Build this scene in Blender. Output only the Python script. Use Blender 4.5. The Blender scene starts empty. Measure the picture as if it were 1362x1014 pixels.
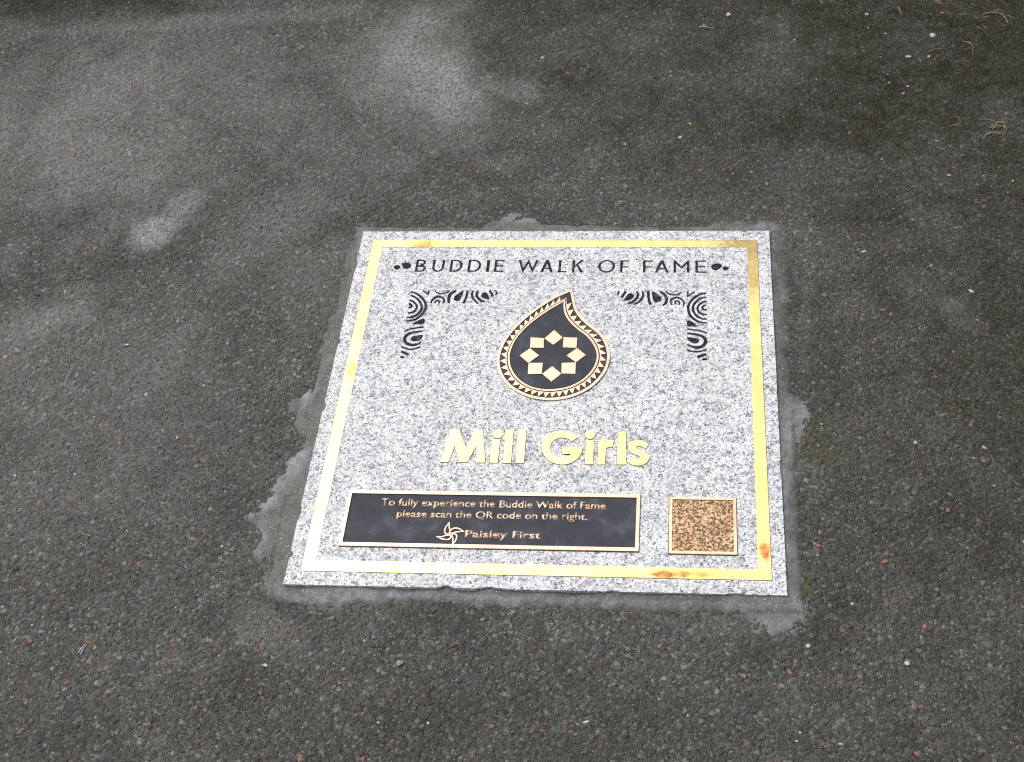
import bpy, bmesh, math, random
import numpy as np
from mathutils import Matrix, Vector, Euler

scene = bpy.context.scene
COL = scene.collection

# ------------------------------------------------------------------ camera
W_PX, H_PX, F_PX, CX, CY = 1362.0, 1014.0, 1711.9985, 760.9, 507.0
CAM_LOC = np.array([0.17814759, -1.05370644, 1.33624122])
CAM_ROT = np.array([[0.99622026, -0.00812916, 0.08648183],
                    [0.06051033, 0.77924112, -0.62379626],
                    [-0.06231926, 0.62667151, 0.7767877]])
cd = bpy.data.cameras.new('camera')
cam = bpy.data.objects.new('camera', cd)
COL.objects.link(cam)
cam.matrix_world = Matrix.Translation(Vector(CAM_LOC)) @ Matrix(CAM_ROT.tolist()).to_4x4()
cd.sensor_fit = 'HORIZONTAL'
cd.sensor_width = 36.0
cd.lens = F_PX / W_PX * 36.0
cd.shift_x = (W_PX / 2 - CX) / W_PX
cd.shift_y = 0.0
cd.clip_start = 0.01
cd.clip_end = 500.0
cd.dof.use_dof = True
cd.dof.focus_distance = 1.62
cd.dof.aperture_fstop = 11.0
scene.camera = cam

# ------------------------------------------------------------------ light
SUN_EL, SUN_AZ = math.radians(60), math.radians(-58)      # azimuth from +Y (away from the camera), negative = to the left
world = bpy.data.worlds.new('World')
scene.world = world
world.use_nodes = True
nt = world.node_tree
bg = nt.nodes['Background']
sky = nt.nodes.new('ShaderNodeTexSky')
sky.sky_type = 'NISHITA'
sky.sun_disc = False
sky.sun_elevation = SUN_EL
sky.sun_rotation = SUN_AZ
sky.air_density = 1.0
sky.dust_density = 4.0
hs = nt.nodes.new('ShaderNodeHueSaturation')
hs.inputs['Saturation'].default_value = 0.38
nt.links.new(sky.outputs[0], hs.inputs['Color'])
nt.links.new(hs.outputs[0], bg.inputs['Color'])
bg.inputs['Strength'].default_value = 0.14

sl = bpy.data.lights.new('sun', 'SUN')
sl.energy = 1.35
sl.angle = math.radians(22)
sl.color = (1.0, 0.96, 0.90)
sun = bpy.data.objects.new('sun', sl)
COL.objects.link(sun)
sdir = Vector((math.sin(SUN_AZ) * math.cos(SUN_EL), math.cos(SUN_AZ) * math.cos(SUN_EL), math.sin(SUN_EL)))
sun.rotation_euler = sdir.to_track_quat('Z', 'Y').to_euler()
sun.location = sdir * 20

scene.view_settings.view_transform = 'Standard'
scene.view_settings.look = 'None'
scene.view_settings.gamma = 1.0
scene.view_settings.exposure = 0.30
scene.cycles.use_denoising = False
scene.cycles.filter_width = 1.15

# ------------------------------------------------------------------ helpers
def at(u, v, z=0.0):
    """photo pixel -> point on the horizontal plane z"""
    d = CAM_ROT @ np.array([(u - CX) / F_PX, -(v - CY) / F_PX, -1.0])
    k = (z - CAM_LOC[2]) / d[2]
    p = CAM_LOC + k * d
    return float(p[0]), float(p[1])

def zoomed(ox, oy, s):
    return lambda pts: [at(ox + x / s, oy + y / s, TOP) for x, y in pts]

TOP = 0.003          # the face of the slab
GZ = -0.0055         # mean level of the asphalt
rng = random.Random(7)
nrg = np.random.default_rng(11)

def tag(o, label=None, cat=None, group=None, kind=None):
    if label: o['label'] = label
    if cat: o['category'] = cat
    if group: o['group'] = group
    o['kind'] = kind or 'thing'
    return o

def link(name, me, mat=None, parent=None):
    o = bpy.data.objects.new(name, me)
    COL.objects.link(o)
    if mat: me.materials.append(mat)
    if parent is not None: o.parent = parent
    return o

def shape(name, polys, z0, z1, mat, parent=None, bevel=0.0):
    """flat outline(s), even-odd filled, given real thickness from z0 to z1"""
    cu = bpy.data.curves.new(name, 'CURVE')
    cu.dimensions = '2D'
    cu.fill_mode = 'BOTH'
    cu.extrude = (z1 - z0) / 2 - bevel
    cu.bevel_depth = bevel
    cu.bevel_resolution = 1
    if bevel: cu.offset = -bevel
    for p in polys:
        sp = cu.splines.new('POLY')
        sp.points.add(len(p) - 1)
        for q, (x, y) in zip(sp.points, p): q.co = (x, y, 0, 1)
        sp.use_cyclic_u = True
    tmp = bpy.data.objects.new('tmp', cu)
    COL.objects.link(tmp)
    dg = bpy.context.evaluated_depsgraph_get()
    dg.update()
    me = bpy.data.meshes.new_from_object(tmp.evaluated_get(dg), depsgraph=dg)
    bpy.data.objects.remove(tmp)
    bpy.data.curves.remove(cu)
    me.transform(Matrix.Translation((0, 0, (z0 + z1) / 2)))
    me.materials.clear()
    me.name = name
    return link(name, me, mat, parent)

def catmull(pts, n=6, closed=False):
    P = [np.array(p, float) for p in pts]
    out = []
    m = len(P)
    rngi = range(m) if closed else range(m - 1)
    for i in rngi:
        if closed:
            a, b, c, d = P[(i - 1) % m], P[i], P[(i + 1) % m], P[(i + 2) % m]
        else:
            b, c = P[i], P[i + 1]
            a = P[i - 1] if i > 0 else 2 * b - c
            d = P[i + 2] if i + 2 < m else 2 * c - b
        for k in range(n):
            t = k / n
            out.append(0.5 * ((2 * b) + (c - a) * t + (2 * a - 5 * b + 4 * c - d) * t * t + (3 * b - a - 3 * c + d) * t ** 3))
    if not closed: out.append(P[-1])
    return [tuple(p) for p in out]

def ribbon(pts, w, w1=None):
    """closed outline of a stroke of width w along an open path"""
    P = [np.array(p, float) for p in pts]
    L, R = [], []
    n = len(P)
    for i, p in enumerate(P):
        d0 = P[i] - P[i - 1] if i > 0 else P[1] - P[0]
        d1 = P[i + 1] - P[i] if i < n - 1 else P[-1] - P[-2]
        d0 = d0 / np.linalg.norm(d0); d1 = d1 / np.linalg.norm(d1)
        n0 = np.array([-d0[1], d0[0]]); n1 = np.array([-d1[1], d1[0]])
        m = n0 + n1
        m /= np.linalg.norm(m)
        k = 1 / max(0.4, m @ n0)
        ww = w
        if w1 is not None:            # swelling stroke: w at the ends, w1 in the middle
            t = i / (n - 1)
            ww = w + (w1 - w) * math.sin(math.pi * t)
        L.append(p + m * k * ww / 2); R.append(p - m * k * ww / 2)
    return [tuple(p) for p in L + R[::-1]]

def area(p):
    return 0.5 * sum(p[i - 1][0] * p[i][1] - p[i][0] * p[i - 1][1] for i in range(len(p)))

def grow(poly, d):
    """offset a closed outline outwards by d"""
    P = [np.array(p) for p in poly]
    P = [p for i, p in enumerate(P) if np.linalg.norm(p - P[i - 1]) > 1e-6]
    s = 1 if area(P) > 0 else -1
    out = []
    for i in range(len(P)):
        a, b, c = P[i - 1], P[i], P[(i + 1) % len(P)]
        d0 = (b - a) / np.linalg.norm(b - a); d1 = (c - b) / np.linalg.norm(c - b)
        n0 = np.array([d0[1], -d0[0]]) * s; n1 = np.array([d1[1], -d1[0]]) * s
        m = n0 + n1
        l = np.linalg.norm(m)
        m = m / l if l > 1e-6 else n0
        out.append(tuple(b + m * d / max(0.45, m @ n0)))
    return out

def ell(cx, cy, rx, ry, a0=0, a1=360, n=32):
    full = abs(a1 - a0) >= 360
    m = n if full else n + 1
    return [(cx + rx * math.cos(math.radians(a0 + (a1 - a0) * k / n)), cy + ry * math.sin(math.radians(a0 + (a1 - a0) * k / n))) for k in range(m)]

# ------------------------------------------------------------------ materials
class NT:
    def __init__(s, name):
        s.m = bpy.data.materials.new(name)
        s.m.use_nodes = True
        s.t = s.m.node_tree
        s.b = s.t.nodes['Principled BSDF']
        s.out = s.t.nodes['Material Output']
        s.co = s.n('ShaderNodeTexCoord').outputs['Object']
    def n(s, ty, **kw):
        x = s.t.nodes.new(ty)
        for k, v in kw.items(): setattr(x, k, v)
        return x
    def put(s, sock, v):
        if isinstance(v, bpy.types.NodeSocket): s.t.links.new(v, sock)
        elif isinstance(v, tuple) and len(v) == 3 and sock.type == 'RGBA': sock.default_value = (*v, 1)
        else: sock.default_value = v
    def noise(s, scale, detail=3, rough=.55, dist=0.0, vec=None, col=False):
        x = s.n('ShaderNodeTexNoise')
        s.put(x.inputs['Vector'], vec if vec is not None else s.co)
        x.inputs['Scale'].default_value = scale
        x.inputs['Detail'].default_value = detail
        x.inputs['Roughness'].default_value = rough
        x.inputs['Distortion'].default_value = dist
        return x.outputs['Color' if col else 'Fac']
    def voro(s, scale, feature='F1', vec=None, rand=1.0):
        x = s.n('ShaderNodeTexVoronoi', feature=feature)
        s.put(x.inputs['Vector'], vec if vec is not None else s.co)
        x.inputs['Scale'].default_value = scale
        x.inputs['Randomness'].default_value = rand
        return x
    def ramp(s, v, stops, interp='LINEAR'):
        x = s.n('ShaderNodeValToRGB')
        x.color_ramp.interpolation = interp
        e = x.color_ramp.elements
        while len(e) < len(stops): e.new(0.5)
        for q, (p, c) in zip(e, stops):
            q.position = p
            q.color = (c, c, c, 1) if not isinstance(c, tuple) else (*c, 1)
        s.put(x.inputs[0], v)
        return x.outputs[0]
    def math(s, op, a, b=0.0, c=0.0, clamp=False):
        x = s.n('ShaderNodeMath', operation=op)
        x.use_clamp = clamp
        s.put(x.inputs[0], a); s.put(x.inputs[1], b); s.put(x.inputs[2], c)
        return x.outputs[0]
    def mix(s, f, a, b, mode='MIX'):
        x = s.n('ShaderNodeMix', data_type='RGBA', blend_type=mode)
        s.put(x.inputs[0], f); s.put(x.inputs[6], a); s.put(x.inputs[7], b)
        return x.outputs[2]
    def sep(s, c):
        x = s.n('ShaderNodeSeparateColor')
        s.put(x.inputs[0], c)
        return x.outputs
    def attr(s, name):
        return s.n('ShaderNodeAttribute', attribute_name=name).outputs['Fac']
    def mapping(s, vec, scale=(1, 1, 1), loc=(0, 0, 0), rot=(0, 0, 0)):
        x = s.n('ShaderNodeMapping')
        s.put(x.inputs['Vector'], vec)
        x.inputs['Scale'].default_value = scale
        x.inputs['Location'].default_value = loc
        x.inputs['Rotation'].default_value = rot
        return x.outputs[0]
    def blob(s, x, y, rx, ry, wob=0.5, freq=60):
        """soft mark of its own ragged shape round (x, y), radii in metres"""
        v = s.mapping(s.co, scale=(1 / rx, 1 / ry, 0), loc=(-x / rx, -y / ry, 0))
        l = s.n('ShaderNodeVectorMath', operation='LENGTH')
        s.put(l.inputs[0], v)
        d = s.math('MULTIPLY_ADD', s.noise(freq, 4, .65), wob * 2, s.math('SUBTRACT', l.outputs['Value'], wob))
        return s.ramp(d, [(0.35, 1.0), (1.0, 0.0)])
    def bump(s, h, strength, dist):
        x = s.n('ShaderNodeBump')
        x.inputs['Strength'].default_value = strength
        x.inputs['Distance'].default_value = dist
        s.put(x.inputs['Height'], h)
        s.put(s.b.inputs['Normal'], x.outputs[0])
    def set(s, **kw):
        for k, v in kw.items(): s.put(s.b.inputs[k.replace('_', ' ')], v)
        return s.m

def mat_asphalt():
    s = NT('asphalt')
    wq = s.mix(0.0042, s.co, s.noise(230, 3, .6, col=True), 'ADD')
    big = s.voro(168, vec=wq); fine = s.voro(370); grit = s.voro(700)
    warp = s.noise(90, 3, .6)
    # relief: stones of two sizes bedded in the binder, pits between them
    h1 = s.ramp(big.outputs['Distance'], [(0.0, 1.0), (0.38, .92), (0.72, 0.0)])
    h2 = s.ramp(fine.outputs['Distance'], [(0.0, 1.0), (0.35, .9), (0.75, 0.0)])
    sc = s.sep(big.outputs['Color'])
    hh = s.math('MULTIPLY', h1, s.math('MULTIPLY_ADD', sc[2], 0.45, 0.40))
    hh = s.math('MULTIPLY_ADD', h2, 0.55, hh)
    hh = s.math('MULTIPLY_ADD', warp, 1.2, hh)
    pit = s.ramp(s.noise(150, 3, .6), [(0.33, 0.0), (0.43, 1.0)])
    hh = s.math('MULTIPLY_ADD', pit, 0.55, hh)
    dn = s.n('ShaderNodeDisplacement')
    dn.inputs['Midlevel'].default_value = 1.6
    dn.inputs['Scale'].default_value = 0.0017
    s.put(dn.inputs['Height'], hh)
    s.t.links.new(dn.outputs[0], s.out.inputs['Displacement'])
    # colour: grey stones, some blue green, some warm, pale flecks of grit
    stone = s.ramp(sc[0], [(0.0, (.042, .040, .035)), (0.5, (.060, .058, .052)), (0.84, (.078, .077, .073)), (0.95, (.108, .109, .107)), (1.0, (.16, .163, .163))])
    tint = s.ramp(sc[1], [(0.0, (1, 1, 1)), (0.78, (1, 1, 1)), (0.81, (.88, 1.07, 1.16)), (0.95, (.95, 1.14, 1.24)), (0.96, (1.22, .98, .88)), (1, (1.22, .98, .88))])
    stone = s.mix(1.0, stone, tint, 'MULTIPLY')
    fc = s.sep(fine.outputs['Color'])
    fines = s.ramp(fc[0], [(0.0, (.036, .034, .030)), (0.55, (.057, .055, .049)), (0.92, (.084, .082, .075)), (1.0, (.16, .16, .155))])
    on = s.ramp(s.math('SUBTRACT', h1, s.math('MULTIPLY', s.noise(45, 3, .6), 0.55)), [(0.22, 0.0), (0.50, 1.0)])
    col = s.mix(on, fines, stone)
    gc = s.sep(grit.outputs['Color'])
    fleck = s.math('MULTIPLY', s.ramp(gc[0], [(0.968, 0.0), (0.98, 1.0)]), s.ramp(grit.outputs['Distance'], [(0.22, 1.0), (0.42, 0.0)]))
    broad = s.noise(3.2, 5, .6)
    col = s.mix(1.0, col, s.ramp(broad, [(0.3, (.93, .935, .90)), (0.7, (1.56, 1.565, 1.51))]), 'MULTIPLY')
    mid = s.noise(17, 4, .65)
    col = s.mix(1.0, col, s.ramp(mid, [(0.3, .80), (0.72, 1.20)]), 'MULTIPLY')
    # pale areas show most on the stone tops, dirt over everything
    tops = s.math('MULTIPLY_ADD', h2, .85, s.math('MULTIPLY_ADD', h1, .55, s.math('MULTIPLY', s.noise(75, 5, .7), .9)))
    pale_area = s.math('MULTIPLY', s.attr('pale_area'), s.ramp(tops, [(0.55, .25), (1.45, 1.25)]), clamp=True)
    col = s.mix(pale_area, col, s.ramp(s.noise(140, 3, .6), [(0.3, (.145, .145, .142)), (0.7, (.315, .305, .282))]))
    dirt = s.math('MULTIPLY', s.attr('dirt'), s.ramp(s.noise(38, 5, .7), [(0.25, .5), (0.7, 1.15)]), clamp=True)
    soil = s.ramp(s.noise(260, 4, .75), [(0.3, (.006, .0055, .003)), (0.52, (.018, .015, .0065)), (0.66, (.040, .031, .013)), (.80, (.11, .09, .05))])
    col = s.mix(dirt, col, soil)
    moss = s.math('MULTIPLY', s.attr('moss'), s.ramp(s.noise(120, 4, .7), [(0.45, 0.0), (0.62, 1.0)]), clamp=True)
    col = s.mix(moss, col, (.075, .070, .018))
    col = s.mix(fleck, col, (.42, .42, .42))
    rough = s.math('MULTIPLY_ADD', s.noise(60, 3, .6), 0.3, 0.52)
    s.bump(s.math('ADD', s.noise(520, 2, .6), s.math('MULTIPLY', grit.outputs['Distance'], -0.6)), 0.55, 0.0009)
    m = s.set(Base_Color=col, Roughness=rough, Specular_IOR_Level=s.math('MULTIPLY_ADD', dirt, -.24, .25, clamp=True))
    m.displacement_method = 'BOTH'
    return m

def mat_granite():
    s = NT('pale_granite')
    wv = s.mix(0.003, s.co, s.noise(260, 2, .5, col=True), 'ADD')
    a = s.voro(330, vec=wv); b = s.voro(580, vec=wv)
    ca = s.sep(a.outputs['Color']); cb = s.sep(b.outputs['Color'])
    cl = s.noise(70, 4, .65)
    va = s.math('MULTIPLY_ADD', cl, .85, s.math('MULTIPLY_ADD', ca[0], 0.52, .03))
    col = s.ramp(va, [(0.40, (.19, .20, .225)), (0.52, (.37, .385, .42)), (0.60, (.53, .538, .555)), (0.72, (.665, .666, .67)), (0.95, (.735, .733, .73))])
    sp = s.math('MULTIPLY_ADD', s.noise(120, 2, .6), 0.62, s.math('MULTIPLY', cb[0], .9))
    col = s.mix(s.ramp(sp, [(0.36, .95), (0.45, 0.0)]), col, (.085, .09, .105))
    gr = s.ramp(s.math('MULTIPLY_ADD', s.noise(55, 3, .6), .5, cb[2]), [(0.50, .75), (0.60, 0.0)])
    col = s.mix(gr, col, (.33, .345, .385))
    warm = s.math('MULTIPLY', s.ramp(cb[1], [(0.86, 0.0), (0.9, 1.0)]), 0.4)
    col = s.mix(warm, col, (.50, .47, .42))
    col = s.mix(1.0, col, s.ramp(s.noise(11, 5, .65), [(0.3, .88), (0.7, 1.06)]), 'MULTIPLY')
    # grime at the far edge of the face
    s.bump(s.math('ADD', s.noise(420, 3, .6), cb[2]), 0.12, 0.0006)
    return s.set(Base_Color=col, Roughness=s.math('MULTIPLY_ADD', ca[1], 0.25, 0.42), Specular_IOR_Level=0.35)

def mat_engrave():
    s = NT('engraving_paint')
    v = s.noise(140, 4, .65)
    col = s.ramp(v, [(0.35, (.011, .012, .015)), (0.55, (.026, .028, .034)), (0.72, (.095, .10, .112))])
    s.bump(s.noise(500, 3, .6), 0.5, 0.0006)
    return s.set(Base_Color=col, Roughness=0.7, Specular_IOR_Level=0.12)

def mat_metal(name, c0, c1, r0, r1, dark=(.09, .06, .03), wear=0.0, marks=()):
    s = NT(name)
    v = s.noise(26, 4, .6)
    col = s.mix(s.ramp(v, [(0.32, 0.0), (0.68, 1.0)]), c0, c1)
    spot = s.ramp(s.noise(170 if wear < .6 else 330, 4, .7), [(0.58, 0.0), (0.72, wear)] if wear < .6 else [(0.44, 0.0), (0.54, wear)])
    col = s.mix(spot, col, dark)
    metal = 1.0
    rough = s.math('MULTIPLY_ADD', s.noise(70, 3, .6), r1 - r0, r0)
    for (x, y, rx, ry, k, cc) in marks:  # ragged marks: rust, and the darker gold at one corner
        bl = s.math('MULTIPLY', s.blob(x, y, rx * 1.35, ry * 1.25, .75, 130), k)
        mark_col = s.ramp(s.noise(150, 4, .65), [(0.35, cc[0]), (0.62, cc[1])])
        col = s.mix(bl, col, mark_col)
        rough = s.math('MULTIPLY_ADD', bl, 0.3, rough, clamp=True)
        metal = s.math('MULTIPLY_ADD', bl, -0.75, metal, clamp=True)
    s.bump(s.noise(260, 3, .6), 0.10, 0.0006)
    return s.set(Base_Color=col, Metallic=metal, Roughness=rough)

def mat_patina():
    s = NT('dark_bronze_patina')
    v = s.noise(30, 5, .65)
    col = s.ramp(v, [(0.3, (.026, .028, .035)), (0.55, (.046, .049, .061)), (0.75, (.095, .101, .122))])
    st = s.noise(650, 2, .6)
    col = s.mix(s.ramp(s.noise(420, 3, .7), [(0.66, 0.0), (0.76, .5)]), col, (.16, .17, .19))
    s.bump(st, 0.45, 0.0006)
    return s.set(Base_Color=col, Roughness=s.math('MULTIPLY_ADD', v, 0.35, 0.45), Specular_IOR_Level=0.2)

def mat_mortar():
    s = NT('cement_mortar')
    g = s.voro(560); gc = s.sep(g.outputs['Color'])
    v = s.noise(45, 5, .65)
    col = s.ramp(v, [(0.3, (.078, .075, .067)), (0.55, (.128, .124, .114)), (0.75, (.19, .185, .172))])
    pale = s.math('MULTIPLY', s.attr('pale'), s.ramp(s.noise(70, 5, .7), [(0.28, .35), (0.6, 1.1)]), clamp=True)
    col = s.mix(pale, col, s.ramp(s.noise(110, 4, .65), [(0.3, (.16, .165, .178)), (0.7, (.35, .355, .375))]))
    beige = s.attr('beige')
    col = s.mix(s.math('MULTIPLY', beige, 1.0, clamp=True), col, (.36, .325, .265))
    fl = s.math('MULTIPLY', s.ramp(gc[0], [(0.84, 0.0), (0.86, 1.0)]), s.ramp(g.outputs['Distance'], [(0.25, 1.0), (0.5, 0.0)]))
    fl = s.math('MULTIPLY', fl, s.ramp(s.noise(30, 3, .6), [(0.34, 0.0), (0.50, 1.0)]))
    col = s.mix(s.math('MULTIPLY', fl, s.math('SUBTRACT', 1.0, s.math('MULTIPLY', pale, .8))), col, (.60, .59, .56))
    ed = s.math('ADD', s.attr('edge'), s.math('MULTIPLY_ADD', s.noise(120, 5, .75), 1.6, -.8))
    st = s.voro(260)
    col = s.mix(s.ramp(ed, [(0.25, 0.0), (0.95, .92)]), col, s.ramp(s.sep(st.outputs['Color'])[0], [(0.0, (.042, .041, .037)), (0.7, (.075, .074, .068)), (1.0, (.12, .12, .116))]))
    dk = s.ramp(s.noise(210, 4, .7), [(0.30, .8), (0.42, 0.0)])
    col = s.mix(dk, col, (.05, .048, .044))
    s.bump(s.math('ADD', s.noise(260, 4, .7), s.math('MULTIPLY', fl, .5)), 0.9, 0.0018)
    return s.set(Base_Color=col, Roughness=0.85)

def mat_plain(name, c0, c1, rough=0.6, scale=200, **kw):
    s = NT(name)
    col = s.ramp(s.noise(scale, 4, .65), [(0.3, c0), (0.7, c1)])
    s.bump(s.noise(scale * 2.5, 3, .6), 0.4, 0.0006)
    return s.set(Base_Color=col, Roughness=rough, **kw)

# ------------------------------------------------------------------ ground
def span(a, b, step, far, g=1.16):
    c = list(np.arange(a, b + step / 2, step))
    lo, hi, d = [], [], step
    x = 0.0
    while x < far:
        d *= g
        x += d
        lo.append(a - x); hi.append(c[-1] + x)
    return np.array(lo[::-1] + c + hi)

gx = span(-1.28, 0.98, 0.0021, 60)
gy = span(-0.72, 1.16, 0.0021, 60)
NX, NY = len(gx), len(gy)
X, Y = np.meshgrid(gx, gy)
def vnoise(x, y, f, seed):
    """smooth value noise"""
    r = np.random.default_rng(seed).random((64, 64))
    xs, ys = x * f, y * f
    i, j = np.floor(xs).astype(int), np.floor(ys).astype(int)
    u, v = xs - i, ys - j
    u = u * u * (3 - 2 * u); v = v * v * (3 - 2 * v)
    q = lambda a, b: r[np.mod(b, 64), np.mod(a, 64)]
    return (q(i, j) * (1 - u) + q(i + 1, j) * u) * (1 - v) + (q(i, j + 1) * (1 - u) + q(i + 1, j + 1) * u) * v
def undulation(x, y):
    return (vnoise(x, y, 5, 1) - .5) * .004 + (vnoise(x, y, 13, 2) - .5) * .0022 + (vnoise(x, y, 31, 3) - .5) * .0013
edge = np.maximum(np.abs(X), np.abs(Y)) - 0.30                # the asphalt was levelled against the slab
keep = np.clip(edge / 0.12, 0, 1)
Z = GZ + undulation(X, Y) * (0.35 + 0.65 * keep)

def patches(x, y, lst, seed):
    out = np.zeros_like(x)
    wob = (vnoise(x, y, 9, seed) - .5) * .9 + (vnoise(x, y, 24, seed + 1) - .5) * .6 + (vnoise(x, y, 60, seed + 2) - .5) * .3
    for (u, v, ru, rv, ang, k) in lst:
        c = np.array(at(u, v, GZ)); ex = np.array(at(u + 1, v, GZ)) - c; ey = np.array(at(u, v + 1, GZ)) - c
        a = math.radians(ang)
        A = (ex * math.cos(a) + ey * math.sin(a)) * ru
        B = (-ex * math.sin(a) + ey * math.cos(a)) * rv
        M = np.linalg.inv(np.array([A, B]).T)
        p = M[0, 0] * (x - c[0]) + M[0, 1] * (y - c[1]); q = M[1, 0] * (x - c[0]) + M[1, 1] * (y - c[1])
        d = np.sqrt(p * p + q * q) + wob * .75
        t = np.clip((1.25 - d) / 1.1, 0, 1)
        out = np.maximum(out, k * t * t * (3 - 2 * t))
    return out
PALE_AREAS = [(575, 75, 90, 60, 62, .85), (600, 130, 95, 40, 12, .70), (665, 118, 70, 22, 10, .40), (545, 120, 150, 80, 20, .32), (197, 314, 44, 24, -22, 1.0), (250, 268, 36, 19, -35, .62),  # ragged areas where the asphalt is mixed towards pale grey
        (110, 195, 240, 140, -25, .40), (60, 425, 130, 34, -28, .46), (250, 30, 270, 14, -4, .26), (380, 290, 120, 50, -30, .28),
        (210, 490, 90, 34, -50, .28), (1275, 418, 36, 22, 30, .34), (330, 130, 160, 90, 20, .28), (980, 835, 90, 26, 8, .22),
        (1072, 400, 16, 90, 0, .18), (420, 380, 80, 70, -45, .20), (470, 215, 130, 60, 0, .24), (120, 640, 260, 120, -20, .14), (150, 560, 200, 200, 0, .16), (360, 840, 60, 30, 20, .2)]
DIRT = [(1340, 10, 760, 300, 8, .80), (1230, 150, 480, 200, 20, .68), (1350, 420, 300, 560, 0, .55), (850, 0, 420, 80, 0, .55), (1000, 170, 240, 130, 0, .35),
        (60, 0, 330, 30, -3, .75), (1130, 640, 80, 170, 0, .42), (1240, 620, 330, 460, 0, .40), (700, 980, 900, 100, 0, .16), (1195, 193, 24, 13, 30, .9)]
MOSS = [(1078, 770, 10, 34, 12, 1.0), (1092, 588, 30, 36, -20, .7), (446, 372, 8, 14, 0, .9), (915, 811, 60, 4, 2, .6), (560, 812, 90, 5, 2, .4), (1095, 612, 26, 14, -15, .8)]
a_pale_area = patches(X, Y, PALE_AREAS, 21).ravel(); a_dirt = patches(X, Y, DIRT, 31).ravel(); a_moss = patches(X, Y, MOSS, 41).ravel()

verts = np.stack([X.ravel(), Y.ravel(), Z.ravel()], 1)
idx = np.arange(NX * NY).reshape(NY, NX)
quads = np.stack([idx[:-1, :-1], idx[:-1, 1:], idx[1:, 1:], idx[1:, :-1]], -1).reshape(-1, 4)

# the red and pale chips of stone bedded in the asphalt are part of its surface
bm = bmesh.new(); bmesh.ops.create_icosphere(bm, subdivisions=1, radius=1.0)
ico_v = np.array([v.co[:] for v in bm.verts]); ico_f = np.array([[v.index for v in f.verts] for f in bm.faces]); bm.free()
def chip_geo(x, y, z, size, flat=.45):
    v = ico_v * (1 + nrg.uniform(-.28, .28, (len(ico_v), 1)))
    v = v * np.array([size * nrg.uniform(.8, 1.25), size * nrg.uniform(.55, .9), size * flat])
    a = nrg.uniform(0, 6.28); tlt = nrg.uniform(-.25, .25)
    c, s_ = math.cos(a), math.sin(a)
    v = v @ np.array([[c, s_, 0], [-s_, c, 0], [0, 0, 1]])
    v = v @ np.array([[1, 0, 0], [0, math.cos(tlt), math.sin(tlt)], [0, -math.sin(tlt), math.cos(tlt)]])
    return v + np.array([x, y, z])
def grid_list(ox, oy, pts): return [(ox + x / 3.0, oy + y / 3.0) for x, y in pts]
RED = (grid_list(0, 338, [(465, 70), (188, 152), (425, 143), (400, 8), (312, 228), (883, 228), (345, 358), (135, 358), (40, 402), (900, 410), (127, 643), (425, 678), (485, 718), (438, 778), (558, 840), (775, 820), (740, 768), (448, 985), (157, 985), (265, 1003), (0, 965), (1225, 370), (772, 563)])
     + grid_list(0, 676, [(95, 203), (148, 203), (555, 217), (440, 265), (83, 318), (250, 353), (740, 485), (685, 533), (352, 533), (118, 528), (695, 603), (330, 607), (403, 620), (1029, 568), (990, 683), (1047, 758), (1088, 805), (972, 885), (660, 943), (516, 773), (422, 750), (830, 780), (820, 808), (762, 778), (805, 703), (1330, 712), (1350, 690), (1340, 600), (1030, 527), (842, 530), (953, 462), (1200, 472), (1100, 480), (268, 693), (70, 880), (1018, 992), (1200, 1000), (105, 775)])
     + grid_list(454, 676, [(420, 490), (195, 585), (457, 580), (378, 706), (215, 718), (188, 742), (500, 748), (795, 570), (1015, 436), (1012, 592), (1272, 550), (1175, 862), (802, 885), (525, 975), (1322, 968), (108, 960), (85, 1000), (220, 965), (935, 900), (600, 870), (355, 527), (82, 820), (330, 748), (645, 340)])
     + grid_list(908, 676, [(1058, 10), (548, 100), (543, 155), (838, 148), (1280, 152), (837, 373), (1003, 392), (1040, 475), (965, 472), (430, 650), (405, 625), (355, 575), (708, 670), (390, 716), (257, 940), (560, 940), (937, 978), (990, 968), (1315, 935), (1335, 955), (948, 790), (640, 487), (725, 590), (265, 668), (212, 672), (1355, 392), (805, 215)])
     + grid_list(908, 338, [(1010, 490), (1107, 624), (1047, 640), (715, 653), (980, 842), (1203, 827), (952, 880), (915, 835), (565, 932), (660, 88), (762, 88), (490, 193), (830, 240), (720, 240), (1080, 395), (597, 573), (488, 720), (820, 722), (1150, 685), (770, 340), (1175, 265), (660, 710), (595, 470)])
     + grid_list(908, 0, [(790, 727), (1200, 705), (1203, 825), (718, 935), (367, 830), (470, 600), (165, 675), (70, 678), (530, 730), (665, 530), (1297, 773)])
     + grid_list(454, 0, [(1062, 520), (963, 638), (1065, 618), (905, 292), (985, 230), (790, 690), (545, 685), (310, 580), (115, 545), (760, 118), (868, 192)])
     + grid_list(0, 0, [(540, 325), (358, 452), (645, 715), (470, 825), (950, 195), (1350, 635), (375, 965), (275, 600), (615, 600)]))
chv, chf, chm = [], [], []
base = len(verts)
BIG = {(990 / 3, 676 + 683 / 3), (454 + 378 / 3, 676 + 706 / 3)}
def add_chip(x, y, size, slot, up=.3, flat=.45):
    global base
    k = math.exp(-((x / .45) ** 2)) * 0
    z = GZ + float(undulation(np.array([x]), np.array([y]))[0]) + .0006 - size * flat * (1 - up) + k
    v = chip_geo(x, y, z, size, flat)
    chv.append(v); chf.append(ico_f + base); chm.append(np.full(len(ico_f), slot)); base += len(v)
for (u, v) in RED:
    x, y = at(u, v, GZ)
    add_chip(x, y, rng.uniform(.0024, .0042), 1, rng.uniform(.3, .5))
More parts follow.
